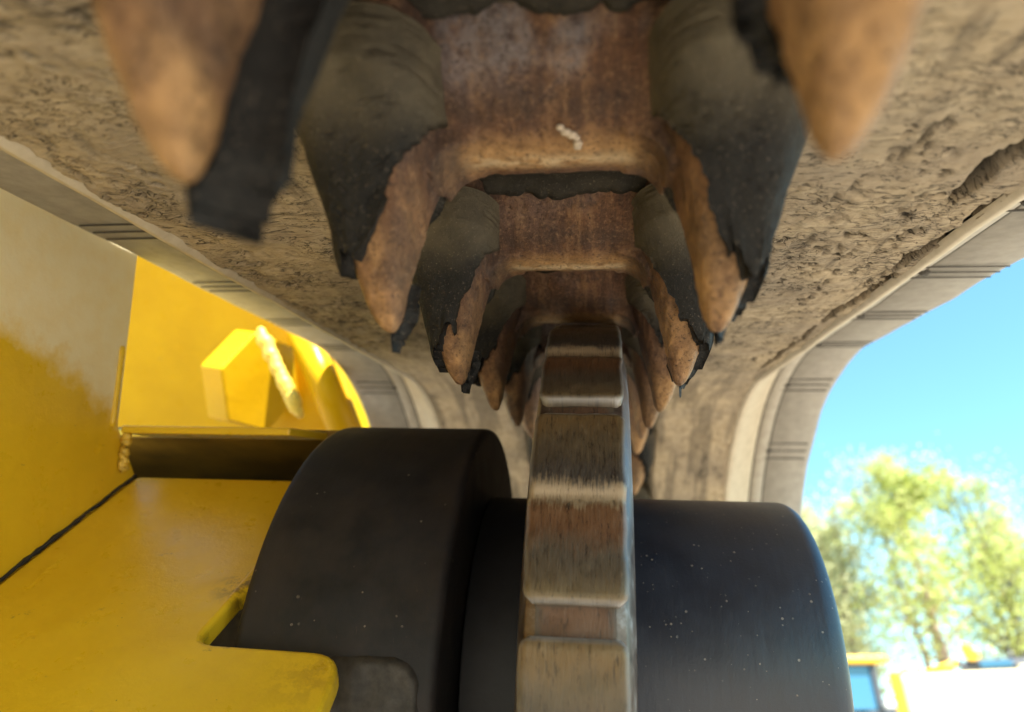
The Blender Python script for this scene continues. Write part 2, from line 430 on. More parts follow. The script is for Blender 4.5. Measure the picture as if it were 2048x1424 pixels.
# ------------------------------------------------------------------ ground
gx = np.linspace(-1, 1, 61); gx = np.sign(gx) * np.abs(gx) ** 3 * 900
G = np.stack(np.meshgrid(gx, gx, indexing='ij'), -1).reshape(-1, 2)
gz = (fbm(G[:, 0] / 3, G[:, 1] / 3, 3, 5) - 0.5) * 0.06
g = fast_mesh("ground", np.column_stack([G, gz]), grid_faces(61, 61), M['ground'], None)
structure(g, "pale sunlit gravel lot under the machine")

# ------------------------------------------------------------------ rubber track
track = thing("rubber_track", "dusty rubber crawler track arching overhead with rusty steel guide lugs", "track", (0, 0.3, 0.083), True)
ORG = np.array([0, 0.3, 0.083])
FLAT, RAD, ZD = 0.53, 0.215, 0.083
XC = -0.0131
def path(s, x, h):
    """s along the run, h towards the inside of the loop; returns points in the track frame"""
    s, x, h = np.broadcast_arrays(np.asarray(s, float), x, h)
    a = np.clip((s - FLAT) / RAD, 0, math.pi)
    ex = np.maximum(s - FLAT - math.pi * RAD, 0)
    r = RAD - h
    Y = np.where(s < FLAT, s, FLAT + r * np.sin(a) - ex)
    Z = np.where(s < FLAT, ZD - h, ZD - RAD + r * np.cos(a))
    return np.stack([x, Y, Z], -1)
S0, S1 = -0.22, FLAT + math.pi * RAD + 0.80
XR, XL = 0.112, -0.150                    # dusty field
ER, EL = 0.192, -0.232                    # outer edges
def belt_field():
    xs = np.concatenate([np.arange(XL, XC - 0.048, 0.0013), np.linspace(XC - 0.046, XC + 0.046, 24), np.arange(XC + 0.0475, XR, 0.0013)])
    ss = np.concatenate([np.arange(S0, -0.02, 0.006), np.arange(-0.02, 0.46, 0.0014), np.arange(0.46, 0.95, 0.0025), np.arange(0.95, S1, 0.012)])
    s, x = np.meshgrid(ss, xs, indexing='ij')
    d = np.abs(x - XC)
    h = -0.017 * (1 - sstep(0.052, 0.059, d))
    fld = sstep(0.060, 0.066, d)
    # dried mud: lumps, flaky cross cracks and long splits along the edge of the field
    wx = x + 0.005 * (fbm(x * 90, s * 90, 3, 3) - 0.5); ws = s + 0.004 * (fbm(x * 90, s * 90, 3, 9) - 0.5)
    lump = fbm(x * 70, s * 60, 4, 21) - 0.5
    n1 = fbm(wx * 75, ws * 260, 3, 31) - 0.5
    m1 = sstep(0.50, 0.64, fbm(x * 30, s * 28, 3, 41))
    c1 = (1 - sstep(0.0, 0.026, np.abs(n1))) * m1
    n2 = fbm(wx * 170, ws * 42, 3, 51) - 0.5
    side = np.where(x > XC, sstep(0.060, 0.10, d), sstep(0.10, 0.13, d) * 0.6)
    m2 = sstep(0.50, 0.60, fbm(x * 45, s * 18, 3, 61)) * side
    c2 = (1 - sstep(0.0, 0.040, np.abs(n2))) * m2
    n3 = fbm(wx * 240, ws * 240, 2, 71) - 0.5
    m3 = sstep(0.45, 0.62, fbm(x * 24, s * 24, 3, 81))
    c3 = (1 - sstep(0.0, 0.035, np.abs(n3))) * m3 * 0.55
    # one deep split in the right hand field and a dark rubbed line beside it
    def split(sa, sb, xa, xb, w, seed):
        t = np.clip((s - sa) / (sb - sa), 0, 1)
        xm = xa + (xb - xa) * t + 0.005 * (fbm(s * 60, s * 0 + seed, 3, seed) - 0.5)
        ww = w * np.sqrt(np.clip(4 * t * (1 - t), 0, 1)) * (0.5 + fbm(s * 90, s * 0 + 3, 3, seed + 5))
        return (1 - sstep(0.45, 1.0, np.abs(x - xm) / np.maximum(ww, 1e-5))) * ((s > sa) & (s < sb))
    c4 = np.maximum.reduce([split(0.165, 0.206, 0.099, 0.096, 0.0042, 1), split(0.20, 0.27, 0.110, 0.107, 0.0022, 2),
                            split(0.27, 0.36, 0.109, 0.105, 0.0018, 4), split(0.36, 0.5, 0.106, 0.104, 0.0016, 6)])
    roll = sstep(0.40, 0.60, s)
    crack = np.clip(np.maximum.reduce([c1, c2, c3]) * (1 - 0.65 * roll), 0, 1)
    crack = np.maximum(crack, c4)
    rub = roll * sstep(0.50, 0.62, fbm(x * 130, s * 16, 4, 91)) * sstep(0.03, 0.06, d) * 0.55
    flakes = np.floor(fbm(wx * 40, ws * 110, 3, 15) * 9) / 9 - 0.5
    h = h + fld * (lump * 0.0026 * (1 - 0.5 * roll) + flakes * 0.0016 * (1 - roll) - crack * 0.0022 - c4 * 0.004)
    # keep the two borders of the field level so they meet the edge strips
    P = path(s, x, h) - ORG
    o = fast_mesh("dusty_face", P.reshape(-1, 3), grid_faces(len(ss), len(xs)), M['belt'], track)
    dark_mask = np.maximum(crack * fld, rub * 0.8)
    dark_mask = np.maximum(dark_mask, (1 - sstep(0.050, 0.060, d)) * 0.88)  # middle channel darker than the field
    setattr_f(o, "crack", np.clip(dark_mask, 0, 1).ravel())
    return o
belt_field()
def belt_edge(sgn):
    x0, x1 = (XR, ER) if sgn > 0 else (XL, EL)
    w = abs(x1 - x0)
    prof = [(-0.0015, -0.001, 1, 0), (0.0, 0.0015, 1, 0), (0.003, 0.001, 1, 0), (0.008, -0.0045, 1, 0), (0.022, -0.0180, 1, 0), (0.0265, -0.0214, 1, 0), (0.0270, -0.0232, 0, 1), (0.0278, -0.0232, 0, 1), (0.0283, -0.0222, .3, 0), (0.039, -0.0236, .3, 0),
            (0.0394, -0.0248, 0, 1), (0.0402, -0.0248, 0, 1), (0.0407, -0.0238, 0, 0), (w - 0.006, -0.0245, 0, 0), (w - 0.0015, -0.0262, 0, 0), (w, -0.030, 0, 0), (w, -0.040, 0, 0), (w - 0.004, -0.046, 0, 0), (0.02, -0.048, 0, 0)]
    ss = np.concatenate([np.arange(S0, 0.46, 0.006), np.arange(0.46, S1, 0.006)])
    P = np.array(prof)
    x = x0 + sgn * P[None, :, 0] + 0 * ss[:, None]; h = P[None, :, 1] + 0 * ss[:, None]
    wob = (fbm(ss * 22, ss * 0 + sgn * 3, 3, 7) - 0.5)[:, None]
    wgt = (P[None, :, 0] > w - 0.01) * 1.0
    x = x + sgn * wob * 0.002 * wgt
    h = h + wob * 0.0012
    V = (path(ss[:, None], x, h) - ORG).reshape(-1, 3)
    o = fast_mesh("edge_flap", V, grid_faces(len(ss), len(prof), flip=sgn < 0), M['edge'], track)
    setattr_f(o, "strip", np.tile(P[:, 2], len(ss)))
    setattr_f(o, "groove", np.tile(P[:, 3], len(ss)))
    return o
belt_edge(1); belt_edge(-1)
# the outside of the loop: carcass back
ss = np.arange(S0, S1, 0.012)
V = (path(ss[:, None], np.array([[EL + 0.02, XC, ER - 0.02]]), -0.048) - ORG).reshape(-1, 3)
fast_mesh("carcass_back", V, grid_faces(len(ss), 3, flip=True), M['edge'], track)

# moulded groove lines across each edge flap: three to a pitch and a round nub
def rib_mesh(length):
    w, t = 0.00055, 0.0005
    v = [(0, -w, 0), (0, w, 0), (length, w, 0), (length, -w, 0), (0, -w * .6, -t), (0, w * .6, -t), (length, w * .6, -t), (length, -w * .6, -t)]
    return v, [(0, 1, 2, 3), (7, 6, 5, 4), (0, 4, 5, 1), (1, 5, 6, 2), (2, 6, 7, 3), (3, 7, 4, 0)]
rv, rf = rib_mesh(0.0445)
rib_me = bpy.data.meshes.new("edge_rib"); rib_me.from_pydata(rv, [], rf); rib_me.materials.append(M['rib'])
nv, nf = tube([(0, 0, 0.0006), (0, 0, -0.0012), (0, 0, -0.0020)], [0.0026, 0.0024, 0.0014], 10)
nub_me = bpy.data.meshes.new("edge_nub"); nub_me.from_pydata([tuple(p) for p in nv], [], nf); nub_me.materials.append(M['rib'])
PITCH_S = 0.086
def on_path(o, s, x, h, flip):
    a = min(max((s - FLAT) / RAD, 0), math.pi)
    p = path(s, x, h) - ORG
    o.parent = track
    o.location = Vector(p)
    o.rotation_euler = (-a, 0, math.pi if flip else 0)
    o.rotation_mode = 'XYZ'
    if flip:
        o.rotation_euler = (Matrix.Rotation(-a, 3, 'X') @ Matrix.Rotation(math.pi, 3, 'Z')).to_euler()
for k in range(1, 12):
    for sg in (1, -1):
        sb = -0.006 + PITCH_S * k + (0.012 if sg > 0 else 0.02)
        if sb > FLAT + math.pi * RAD + 0.1: continue
        x0 = XR if sg > 0 else XL
        for j in (-1, 0, 1):
            o = bpy.data.objects.new("edge_rib", rib_me); COL.objects.link(o)
            on_path(o, sb + j * 0.0085, x0 + sg * 0.0290, -0.0236, sg < 0)
        o = bpy.data.objects.new("edge_nub", nub_me); COL.objects.link(o)
        on_path(o, sb, x0 + sg * 0.0400, -0.0240, False)

# ---- steel links: an arch with a leg each side of the wheel path.  local: x across, y along, z = -h
HT = 0.0470       # lug length below the dusty face
LEG = [  # h, inner x, outer x, half thickness along the run
    (-0.015, 0.0225, 0.0590, 0.0425), (0.000, 0.0256, 0.0560, 0.0385), (0.009, 0.0286, 0.0530, 0.0275), (0.018, 0.0307, 0.0504, 0.0195),
    (0.027, 0.0326, 0.0478, 0.0138), (0.035, 0.0341, 0.0454, 0.0098), (0.041, 0.0351, 0.0430, 0.0070), (0.0450, 0.0360, 0.0410, 0.0045), (0.0470, 0.0375, 0.0393, 0.0014)]
LEG = np.array(LEG)
def leg_surface(h, phi, grow=0.0):
    """point on a leg; phi 0 = outer side, +90 = rear (+y), 180 = inner side"""
    xi = np.interp(h, LEG[:, 0], LEG[:, 1]); xo = np.interp(h, LEG[:, 0], LEG[:, 2]); yh = np.interp(h, LEG[:, 0], LEG[:, 3])
    c, s = np.cos(phi), np.sin(phi)
    e = 3.5
    r = 1.0 / (np.abs(c) ** e + np.abs(s) ** e) ** (1 / e)
    ry = np.where(s > 0, 0.38 * yh, yh)          # steep rear face, long sloping front face
    return np.stack([(xi + xo) / 2 + ((xo - xi) / 2 + grow) * r * c, (ry + grow) * r * s, -h + 0 * phi], -1)
def leg_loft(side, n=28):
    hs = np.concatenate([np.linspace(-0.015, 0.0455, 26), [0.0464, 0.0470]])
    ph = np.linspace(0, 2 * math.pi, n, endpoint=False)
    P = leg_surface(hs[:, None], ph[None, :])
    P[..., 0] *= side
    V = P.reshape(-1, 3); F = [tuple(q) for q in grid_faces(len(hs), n, closed_v=True)]
    F.append(tuple(range(n))); F.append(tuple(range((len(hs) - 1) * n, len(hs) * n))[::-1])
    return [tuple(p) for p in V], F
def saddle():
    n = 24; V = []; F = []
    r = 0.0345; zc = -0.0034 + r      # lowest line 3.4 mm below the dusty face
    xs = [-0.034, -0.026, -0.015, 0, 0.015, 0.026, 0.034]
    half = math.radians(80)
    for x in xs:
        for k in range(n + 1):
            t = -half + 2 * half * k / n
            V.append((x, r * math.sin(t), zc - r * math.cos(t) - 0.0004 * (1 - (x / 0.034) ** 2) + 0.0006))
    for i in range(len(xs) - 1):
        for k in range(n):
            F.append((i * (n + 1) + k, i * (n + 1) + k + 1, (i + 1) * (n + 1) + k + 1, (i + 1) * (n + 1) + k))
        F.append((i * (n + 1) + n, i * (n + 1), (i + 1) * (n + 1), (i + 1) * (n + 1) + n))
    F.append(tuple(range(n + 1))); F.append(tuple(range((len(xs) - 1) * (n + 1), len(xs) * (n + 1)))[::-1])
    return V, F
def gusset(side):
    """fillet between the saddle and the leg"""
    V = []; F = []; n = 8; cx, cz, r = 0.0185, -0.0118, 0.0090
    ring = [(0.031, 0.012)] + [(cx + r * math.cos(t), cz + r * math.sin(t)) for t in np.linspace(math.radians(5), math.radians(95), n)] + [(0.016, 0.012)]
    for y in (-0.011, 0.011):
        for (x, z) in ring: V.append((side * x, y, z))
    m = len(ring)
    F += [tuple(range(m)), tuple(range(m, 2 * m))[::-1]]
    for k in range(m): F.append((k, (k + 1) % m, m + (k + 1) % m, m + k))
    return V, F
def remeshed(parts, voxel, name):
    V, F = join(parts)
    me = bpy.data.meshes.new("tmp"); me.from_pydata([tuple(map(float, p)) for p in V], [], F)
    o = bpy.data.objects.new("tmp", me); COL.objects.link(o)
    rm = o.modifiers.new('r', 'REMESH'); rm.mode = 'VOXEL'; rm.voxel_size = voxel; rm.use_smooth_shade = True
    sm = o.modifiers.new('s', 'SMOOTH'); sm.factor = 0.5; sm.iterations = 4
    bpy.context.view_layer.update()
    dg = bpy.context.evaluated_depsgraph_get()
    out = bpy.data.meshes.new_from_object(o.evaluated_get(dg), depsgraph=dg)
    out.name = name
    bpy.data.objects.remove(o); bpy.data.meshes.remove(me)
    return out
import bmesh
def fix_normals(parts):
    res = []
    for V, F in parts:
        bm = bmesh.new(); vs = [bm.verts.new(p) for p in V]
        for q in F:
            try: bm.faces.new([vs[i] for i in q])
            except ValueError: pass
        bmesh.ops.recalc_face_normals(bm, faces=bm.faces[:])
        bm.verts.index_update()
        res.append(([tuple(v.co) for v in bm.verts], [tuple(v.index for v in f.verts) for f in bm.faces])); bm.free()
    return res
core_mesh = remeshed(fix_normals([leg_loft(1), leg_loft(-1), saddle(), gusset(1), gusset(-1)]), 0.00075, "steel_link")
def weathered(src, seed):
    me = src.copy()
    n = len(me.vertices); co = np.empty(n * 3, np.float32); me.vertices.foreach_get('co', co); co = co.reshape(-1, 3)
    no = np.empty(n * 3, np.float32); me.vertex_normals.foreach_get('vector', no); no = no.reshape(-1, 3)
    d = (fbm(co[:, 0] * 140 + seed, co[:, 2] * 140 + co[:, 1] * 90, 4, seed) - 0.5) * 0.0011
    d += (fbm(co[:, 0] * 500 + seed, co[:, 2] * 500 + co[:, 1] * 400, 3, seed + 3) - 0.5) * 0.0005
    co = co + no * d[:, None]
    me.vertices.foreach_set('co', co.ravel()); me.update()
    a = me.attributes.new("wear_light", 'FLOAT', 'POINT')
    # tips and saddle nose: rubbed steel, plus brightness painted in for bounced light
    w = sstep(0.010, 0.040, -co[:, 2]) * 0.85 * (0.35 + 0.65 * sstep(0.35, 0.6, fbm(co[:, 0] * 170 + seed, co[:, 2] * 120 + co[:, 1] * 60, 4, seed + 41)))
    nose = (1 - sstep(0.018, 0.03, np.abs(co[:, 0]))) * (1 - sstep(0.002, 0.012, np.abs(co[:, 1] + 0.001))) * sstep(-0.002, 0.002, -co[:, 2]) * 0.9
    a.data.foreach_set('value', np.clip(np.maximum(w, nose), 0, 1).astype(np.float32))
    nz = me.attributes.new("nose", 'FLOAT', 'POINT')
    nz.data.foreach_set('value', (np.exp(-((co[:, 1] - 0.0012) / 0.0030) ** 2) * (1 - sstep(0.017, 0.024, np.abs(co[:, 0]))) * 0.8 * sstep(0.3, 0.55, fbm(co[:, 0] * 260 + seed, co[:, 1] * 400, 3, seed + 17))).astype(np.float32))
    b = me.attributes.new("grime_shade", 'FLOAT', 'POINT')
    yy = co[:, 1] + 0.003 * (fbm(co[:, 0] * 200 + seed, co[:, 0] * 0, 3, seed + 7) - 0.5)
    band = np.exp(-((yy + 0.0175) / 0.0045) ** 2) * 0.75 + sstep(0.020, 0.034, -yy) * 0.35 * vnoise(co[:, 0] * 160, co[:, 1] * 160, seed)
    ax_ = np.abs(co[:, 0])
    corner = sstep(0.018, 0.024, ax_) * (1 - sstep(0.027, 0.032, ax_)) * (1 - sstep(0.006, 0.022, -co[:, 2])) * 0.8  # darker in the corners between saddle and legs
    gr = np.maximum(band * (1 - sstep(0.020, 0.028, ax_)), corner)
    gr = np.maximum(gr, 0.5 * sstep(0.55, 0.7, fbm(co[:, 0] * 90 + seed, co[:, 2] * 70, 3, seed + 9)) * sstep(0.028, 0.032, ax_))
    b.data.foreach_set('value', np.clip(gr, 0, 1).astype(np.float32))
    pz = me.attributes.new("polish_sheen", 'FLOAT', 'POINT')
    pv = (1.0 if seed == 23 else 0.22) * sstep(0.016, 0.027, -co[:, 1]) * (1 - sstep(0.022, 0.028, ax_)) * sstep(0.42, 0.58, fbm(co[:, 0] * 70 + seed, co[:, 1] * 90, 3, seed + 31))
    pz.data.foreach_set('value', np.clip(pv, 0, 1).astype(np.float32))
    me.materials.clear(); me.materials.append(M['rust'])
    me.polygons.foreach_set('use_smooth', [True] * len(me.polygons))
    return me
core_var = [weathered(core_mesh, s) for s in (3, 11, 23)]

def jacket(name, parent, side, seed, hi=-0.010, h_end=0.038, c0=0.0, spread_top=165, spread_bot=78, grow=0.0026, shift=0.0, rag=0.010, dust=0.6):
    """torn rubber skin on a leg: covers the angles c0 +- spread, ragged along its free borders"""
    nh, na = 84, 72
    u = np.linspace(-1, 1, na)[None, :]; t = np.linspace(0, 1, nh)[:, None]
    ragn = (fbm(u * 5 + seed, u * 0 + seed, 4, seed) - 0.5)
    # the free lower border: longest on the outer face, shorter near the front border
    hend = h_end - 0.010 * np.abs(u) ** 2 + ragn * rag + np.where(fbm(u * 14, u * 0, 2, seed + 8) > 0.62, -0.002, 0)
    h = hi + (hend - hi) * t
    f = np.clip((h - hi) / 0.046, 0, 1)
    if spread_top > 100:
        spread = np.interp(h, [-0.012, 0.0, 0.006, 0.0165, 0.030, 0.040], [172, 166, 146, 124, 108, 100]) + (spread_bot - 105)
    else:
        spread = spread_top + (spread_bot - spread_top) * sstep(0.0, 0.42, f)
    low = sstep(0.0, 0.014, h)
    edge = ((fbm(h * 130 + seed, h * 0 + np.sign(u) * 7, 3, seed + 2) - 0.5) * 15 + (fbm(h * 900 + seed, h * 0 + np.sign(u) * 3, 3, seed + 5) - 0.5) * 5) * (0.25 + 0.75 * low) * (1.0 if spread_top > 100 else 0.35)
    ph = np.radians(c0 + u * spread + edge * np.abs(u) ** 3)
    lift = 0.0010 * sstep(0.82, 1.0, t) * (0.4 + fbm(u * 9, u * 0 + 2, 3, seed + 4)) 
    body = (fbm(u * 4 + seed, t * 5, 3, seed + 1) - 0.5) * 0.0012 + (fbm(u * 26 + seed, t * 26, 3, seed + 6) - 0.5) * 0.0004
    crk = (1 - sstep(0, 0.03, np.abs(fbm(u * 9 + seed, t * 26, 3, seed + 12) - 0.5))) * sstep(0.5, 0.6, fbm(u * 3, t * 4 + seed, 2, seed + 13))
    outer = leg_surface(h, ph, grow + body + lift - crk * 0.0008 * (spread_top > 100) + shift)
    inner = leg_surface(h, ph, -0.0004 + lift * 0.7 + shift)
    outer[..., 0] *= side; inner[..., 0] *= side
    V = np.concatenate([outer.reshape(-1, 3), inner.reshape(-1, 3)]); N = nh * na
    F = [grid_faces(nh, na, flip=side > 0), grid_faces(nh, na, off=N, flip=side < 0)]
    idx = np.arange(N).reshape(nh, na)
    for line, fl in ((idx[0, :], 0), (idx[-1, :], 1), (idx[:, 0], 1), (idx[:, -1], 0)):
        q = np.stack([line[:-1], line[1:], line[1:] + N, line[:-1] + N], 1)
        F.append(q[:, ::-1] if (fl ^ (side < 0)) else q)
    o = fast_mesh(name, V, np.concatenate(F), M['rubber'], parent)
    dv = 0.03 + 1.2 * dust * (1 - sstep(-0.002, 0.016, h + 0 * u))
    setattr_f(o, "dust", np.concatenate([dv.ravel(), dv.ravel()]))
    return o
def lip(parent, seed, drop=0.0):
    """the rubber left round the root of the saddle, broken along its border"""
    n = 72; x = np.linspace(-0.031, 0.031, n)
    rag = (fbm(x * 130 + seed, x * 0 + seed, 4, seed) - 0.5) * 0.009 + drop
    rows = []
    r = 0.0345; zc = -0.0034 + r
    a_top = np.radians(88)
    for k, t in enumerate(np.linspace(0, 1, 9)):
        a_end = np.radians(63) - rag / r
        a = a_top + (a_end - a_top) * t
        g = 0.0022 + 0.0010 * (fbm(x * 220 + seed, x * 0 + t * 3, 3, seed + 2) - 0.5) - (0.0016 if k == 8 else 0) + (0.0006 if k in (6, 7) else 0)
        rows.append(np.stack([x, -(r + g) * np.sin(a), zc - (r + g) * np.cos(a)], -1))
    V = np.array(rows)
    o = fast_mesh("rubber_lip", V.reshape(-1, 3), grid_faces(9, n, flip=True), M['rubber'], parent)
    sol = o.modifiers.new('thick', 'SOLIDIFY'); sol.thickness = 0.0012; sol.offset = -1
    setattr_f(o, "dust", np.full(9 * n, 0.22))
    return o
Y0 = -0.0093
for k in range(1, 12):
    s = Y0 + PITCH_S * k
    o = bpy.data.objects.new("steel_link", core_var[k % 3]); COL.objects.link(o)
    on_path(o, s, XC, 0.0, False)
    if k == 1:
        jacket("rubber_skin", o, -1, 101, c0=112, spread_top=66, spread_bot=56, h_end=0.0510, grow=0.0075, rag=0.006, dust=0.3)
        jacket("rubber_skin", o, 1, 107, c0=112, spread_top=64, spread_bot=56, h_end=0.034)
    elif k <= 9:
        big = {2: 0.0345, 3: 0.0400, 4: 0.0330}.get(k, 0.030)
        jacket("rubber_skin", o, -1, 200 + k * 7, h_end=big, spread_bot=(104 if k < 4 else 92))
        jacket("rubber_skin", o, 1, 300 + k * 5, h_end=(0.0385 if k == 2 else big - 0.003), spread_bot=(103 if k < 4 else 92))
    if k in (2, 3):
        jacket("rubber_scrap", o, -1, 500 + k, hi=0.034, h_end=0.0490, c0=118, spread_top=34, spread_bot=30, grow=0.0022, rag=0.007, dust=0.0)
        jacket("rubber_scrap", o, 1, 520 + k, hi=0.032, h_end=0.0488, c0=78, spread_top=44, spread_bot=30, grow=0.0026, rag=0.008, dust=0.0)
    if k == 2:
        parts = []
        for (x, y, rx) in ((0.0030, -0.0120, 0.0010), (0.0042, -0.0106, 0.0013), (0.0056, -0.0096, 0.0014), (0.0066, -0.0088, 0.0009), (0.0068, -0.0068, 0.0012), (0.0067, -0.0056, 0.0010)):
            zz = (-0.0034 + 0.0345) - math.sqrt(0.0345 ** 2 - y * y) - 0.0002
            parts.append(tube([(x, y, zz + 0.0005), (x, y, zz - 0.0003), (x, y, zz - 0.0006)], [rx, rx * 0.9, rx * 0.3], 8))
        v, f = join(parts); mk("dried_splash", v, f, M['splash'], o)
    lip(o, 400 + k * 3, 0.004 if k == 3 else 0.0)

# ------------------------------------------------------------------ toothed wheel
WC = (-0.0081, 0.3565, -0.084)
wheel = thing("track_wheel", "toothed steel wheel with black drums in the middle of the track", "wheel", WC, True)
RG, RP = 0.1582, 0.1640
prof = [(-0.0172, 0.05), (-0.0172, RG - 0.014), (-0.0165, RG - 0.010), (-0.0142, RG - 0.001), (-0.0135, RG), (0.0135, RG), (0.0142, RG - 0.001), (0.0165, RG - 0.010), (0.0172, RG - 0.014), (0.0172, 0.05)]
v, f = lathe_x(prof, 160)
fast_mesh("rim_disc", v, f, M['rim'], wheel)
def pad(a0, a1, seed):
    nu, nw = 40, 22
    t = np.linspace(0, 1, nu)[:, None]; w = np.linspace(-1, 1, nw)[None, :]
    L = (a1 - a0)
    cr = 0.0030 / (RP * L)               # corner rounding along the arc
    ends = np.minimum(t, 1 - t)
    wid = 0.0146 * (1 - 0.16 * np.clip(1 - ends / cr, 0, 1) ** 2)
    x = w * wid + (fbm(t * 9 + seed, t * 0 + seed, 2, seed) - 0.5) * 0.0008
    r = RP + 0 * t
    r = r - 0.0016 * np.exp(-((t - 0.49) / 0.03) ** 2) - 0.0006 * np.sin(np.pi * np.clip((0.46 - t) / 0.46, 0, 1)) + 0.0002 * np.sin(np.pi * np.clip((t - 0.53) / 0.47, 0, 1)) - 0.0013 * sstep(0.53, 0.47, t)
    endround = np.clip(1 - ends / 0.018, 0, 1) ** 2 * 0.0009
    sideround = np.clip((np.abs(w) - 0.90) / 0.10, 0, 1) ** 2 * 0.0010
    r = r - endround - sideround + (fbm(t * 14 + seed, w * 2.5 + seed, 3, seed + 4) - 0.5) * 0.0008
    a = a0 + L * t + 0 * w
    top = np.stack([x + 0 * a, -r * np.cos(a), r * np.sin(a)], -1)
    rb = RG - 0.0012
    xb = np.clip(x * 0.98, -0.0134, 0.0134)
    bot = np.stack([xb + 0 * a, -rb * np.cos(a), rb * np.sin(a)], -1)
    V = np.concatenate([top.reshape(-1, 3), bot.reshape(-1, 3)]); N = nu * nw
    F = [grid_faces(nu, nw, flip=True)]
    idx = np.arange(N).reshape(nu, nw)
    for line, fl in ((idx[0, :], 0), (idx[-1, :], 1), (idx[:, 0], 1), (idx[:, -1], 0)):
        q = np.stack([line[:-1], line[1:], line[1:] + N, line[:-1] + N], 1); F.append(q if fl else q[:, ::-1])
    F = np.concatenate(F)
    o = fast_mesh("tooth_pad", V, F, M['pad'], wheel)
    wear_light = np.clip(np.clip(1 - ends / 0.026, 0, 1) * 0.7 + sideround / 0.0010 * 0.5, 0, 1) + 0 * a
    setattr_f(o, "wear_light", np.concatenate([wear_light.ravel(), wear_light.ravel() * 0]))
    setattr_f(o, "zone", np.concatenate([(t + 0 * w).ravel(), (t + 0 * w).ravel()]))
    uvs = np.stack([x + 0 * a + seed, a * RP + seed * 0.37], -1).reshape(-1, 2); uvs = np.concatenate([uvs, uvs])
    uv = o.data.uv_layers.new(name="UVMap")
    li = np.empty(len(o.data.loops), np.int32); o.data.loops.foreach_get('vertex_index', li)
    uv.data.foreach_set('uv', uvs[li].astype(np.float32).ravel())
    return o
STEP = 2 * math.pi / 14
for k in range(14):
    a0 = 0.337 + STEP * k
    pad(a0, a0 + 0.394, 5 + k)
# worn floor of each recess between the pads
for k in range(14):
    a0 = 0.337 + 0.394 + STEP * k
    n1, n2 = 12, 12
    a = np.linspace(a0 - 0.006, a0 + STEP - 0.394 + 0.006, n1)[:, None]; x = np.linspace(-0.0128, 0.0128, n2)[None, :]
    r = RG + 0.0007 * np.exp(-((x / 0.009) ** 2)) + (fbm(x * 260 + k, a * 50, 3, k) - 0.5) * 0.0007 + 0 * a
    r = np.where(np.abs(x) > 0.0125, RG - 0.0006, r)
    V = np.stack([x + 0 * a, -r * np.cos(a), r * np.sin(a)], -1).reshape(-1, 3)
    o = fast_mesh("recess_floor", V, grid_faces(n1, n2, flip=True), M['pad'], wheel)
    dd = np.maximum(np.abs(x) / 0.0128, np.abs(np.linspace(-1, 1, n1))[:, None])
    setattr_f(o, "wear_light", np.full(n1 * n2, 0.06)); setattr_f(o, "zone", (0.36 - 0.17 * sstep(0.55, 0.95, dd)).ravel())
    uvs = np.stack([x + 0 * a + k, a * RP + 0 * x], -1).reshape(-1, 2)
    uv = o.data.uv_layers.new(name="UVMap"); li = np.empty(len(o.data.loops), np.int32); o.data.loops.foreach_get('vertex_index', li)
    uv.data.foreach_set('uv', uvs[li].astype(np.float32).ravel())
# right drum, the narrow drum in the gap and the left collar (x relative to the wheel centre)
def rounded(xa, xb, r, ra, rb, hole=0.03):
    p = [(xa, hole), (xa, r - ra)]
    p += [(xa + ra - ra * math.cos(t), r - ra + ra * math.sin(t)) for t in np.linspace(0.2, math.pi / 2, 6)]
    p += [(xb - rb + rb * math.sin(t), r - rb + rb * math.cos(t)) for t in np.linspace(0, math.pi / 2 - 0.2, 6)]
    p += [(xb, r - rb), (xb, hole)]
    return p
v, f = lathe_x(rounded(0.0165, 0.0954, 0.0805, 0.001, 0.0075), 160); fast_mesh("drum", v, f, M['drum'], wheel)
v, f = lathe_x(rounded(-0.046, -0.0165, 0.0795, 0.001, 0.001), 128); fast_mesh("drum", v, f, M['shaded'], wheel)
v, f = lathe_x(rounded(-0.121, -0.0470, 0.113, 0.004, 0.0035), 160); co = fast_mesh("collar", v, f, M['collar'], wheel)
def boss():
    a0, a1 = -0.75, 0.262; nx, na = 40, 60; xr = -0.0505
    a = np.linspace(a0, a1, na)[:, None]; x = np.linspace(-0.100, xr, nx)[None, :]
    e = np.minimum((a1 - a) * 0.113, np.minimum(x + 0.100, xr - x))
    cx = np.clip(0.012 - (xr - x), 0, 1); ca = np.clip(0.012 - (a1 - a) * 0.113, 0, 1)
    rr = np.sqrt(cx ** 2 + ca ** 2); e = np.minimum(e, np.where((cx > 0) & (ca > 0), 0.012 - rr, 1))
    r = 0.1105 + 0.0042 * sstep(0.0, 0.004, e) + (fbm(x * 160, a * 22, 4, 5) - 0.5) * 0.0022 * sstep(0.0, 0.003, e)
    return np.stack([x + 0 * a, -r * np.cos(a), r * np.sin(a)], -1).reshape(-1, 3), grid_faces(na, nx, flip=True)
v, f = boss(); fast_mesh("cast_boss", v, f, M['cast'], wheel)
v, f = lathe_x([(-0.135, 0.0), (-0.135, 0.034), (0.092, 0.034), (0.092, 0.0)], 48); fast_mesh("axle", v, f, M['cast'], wheel)

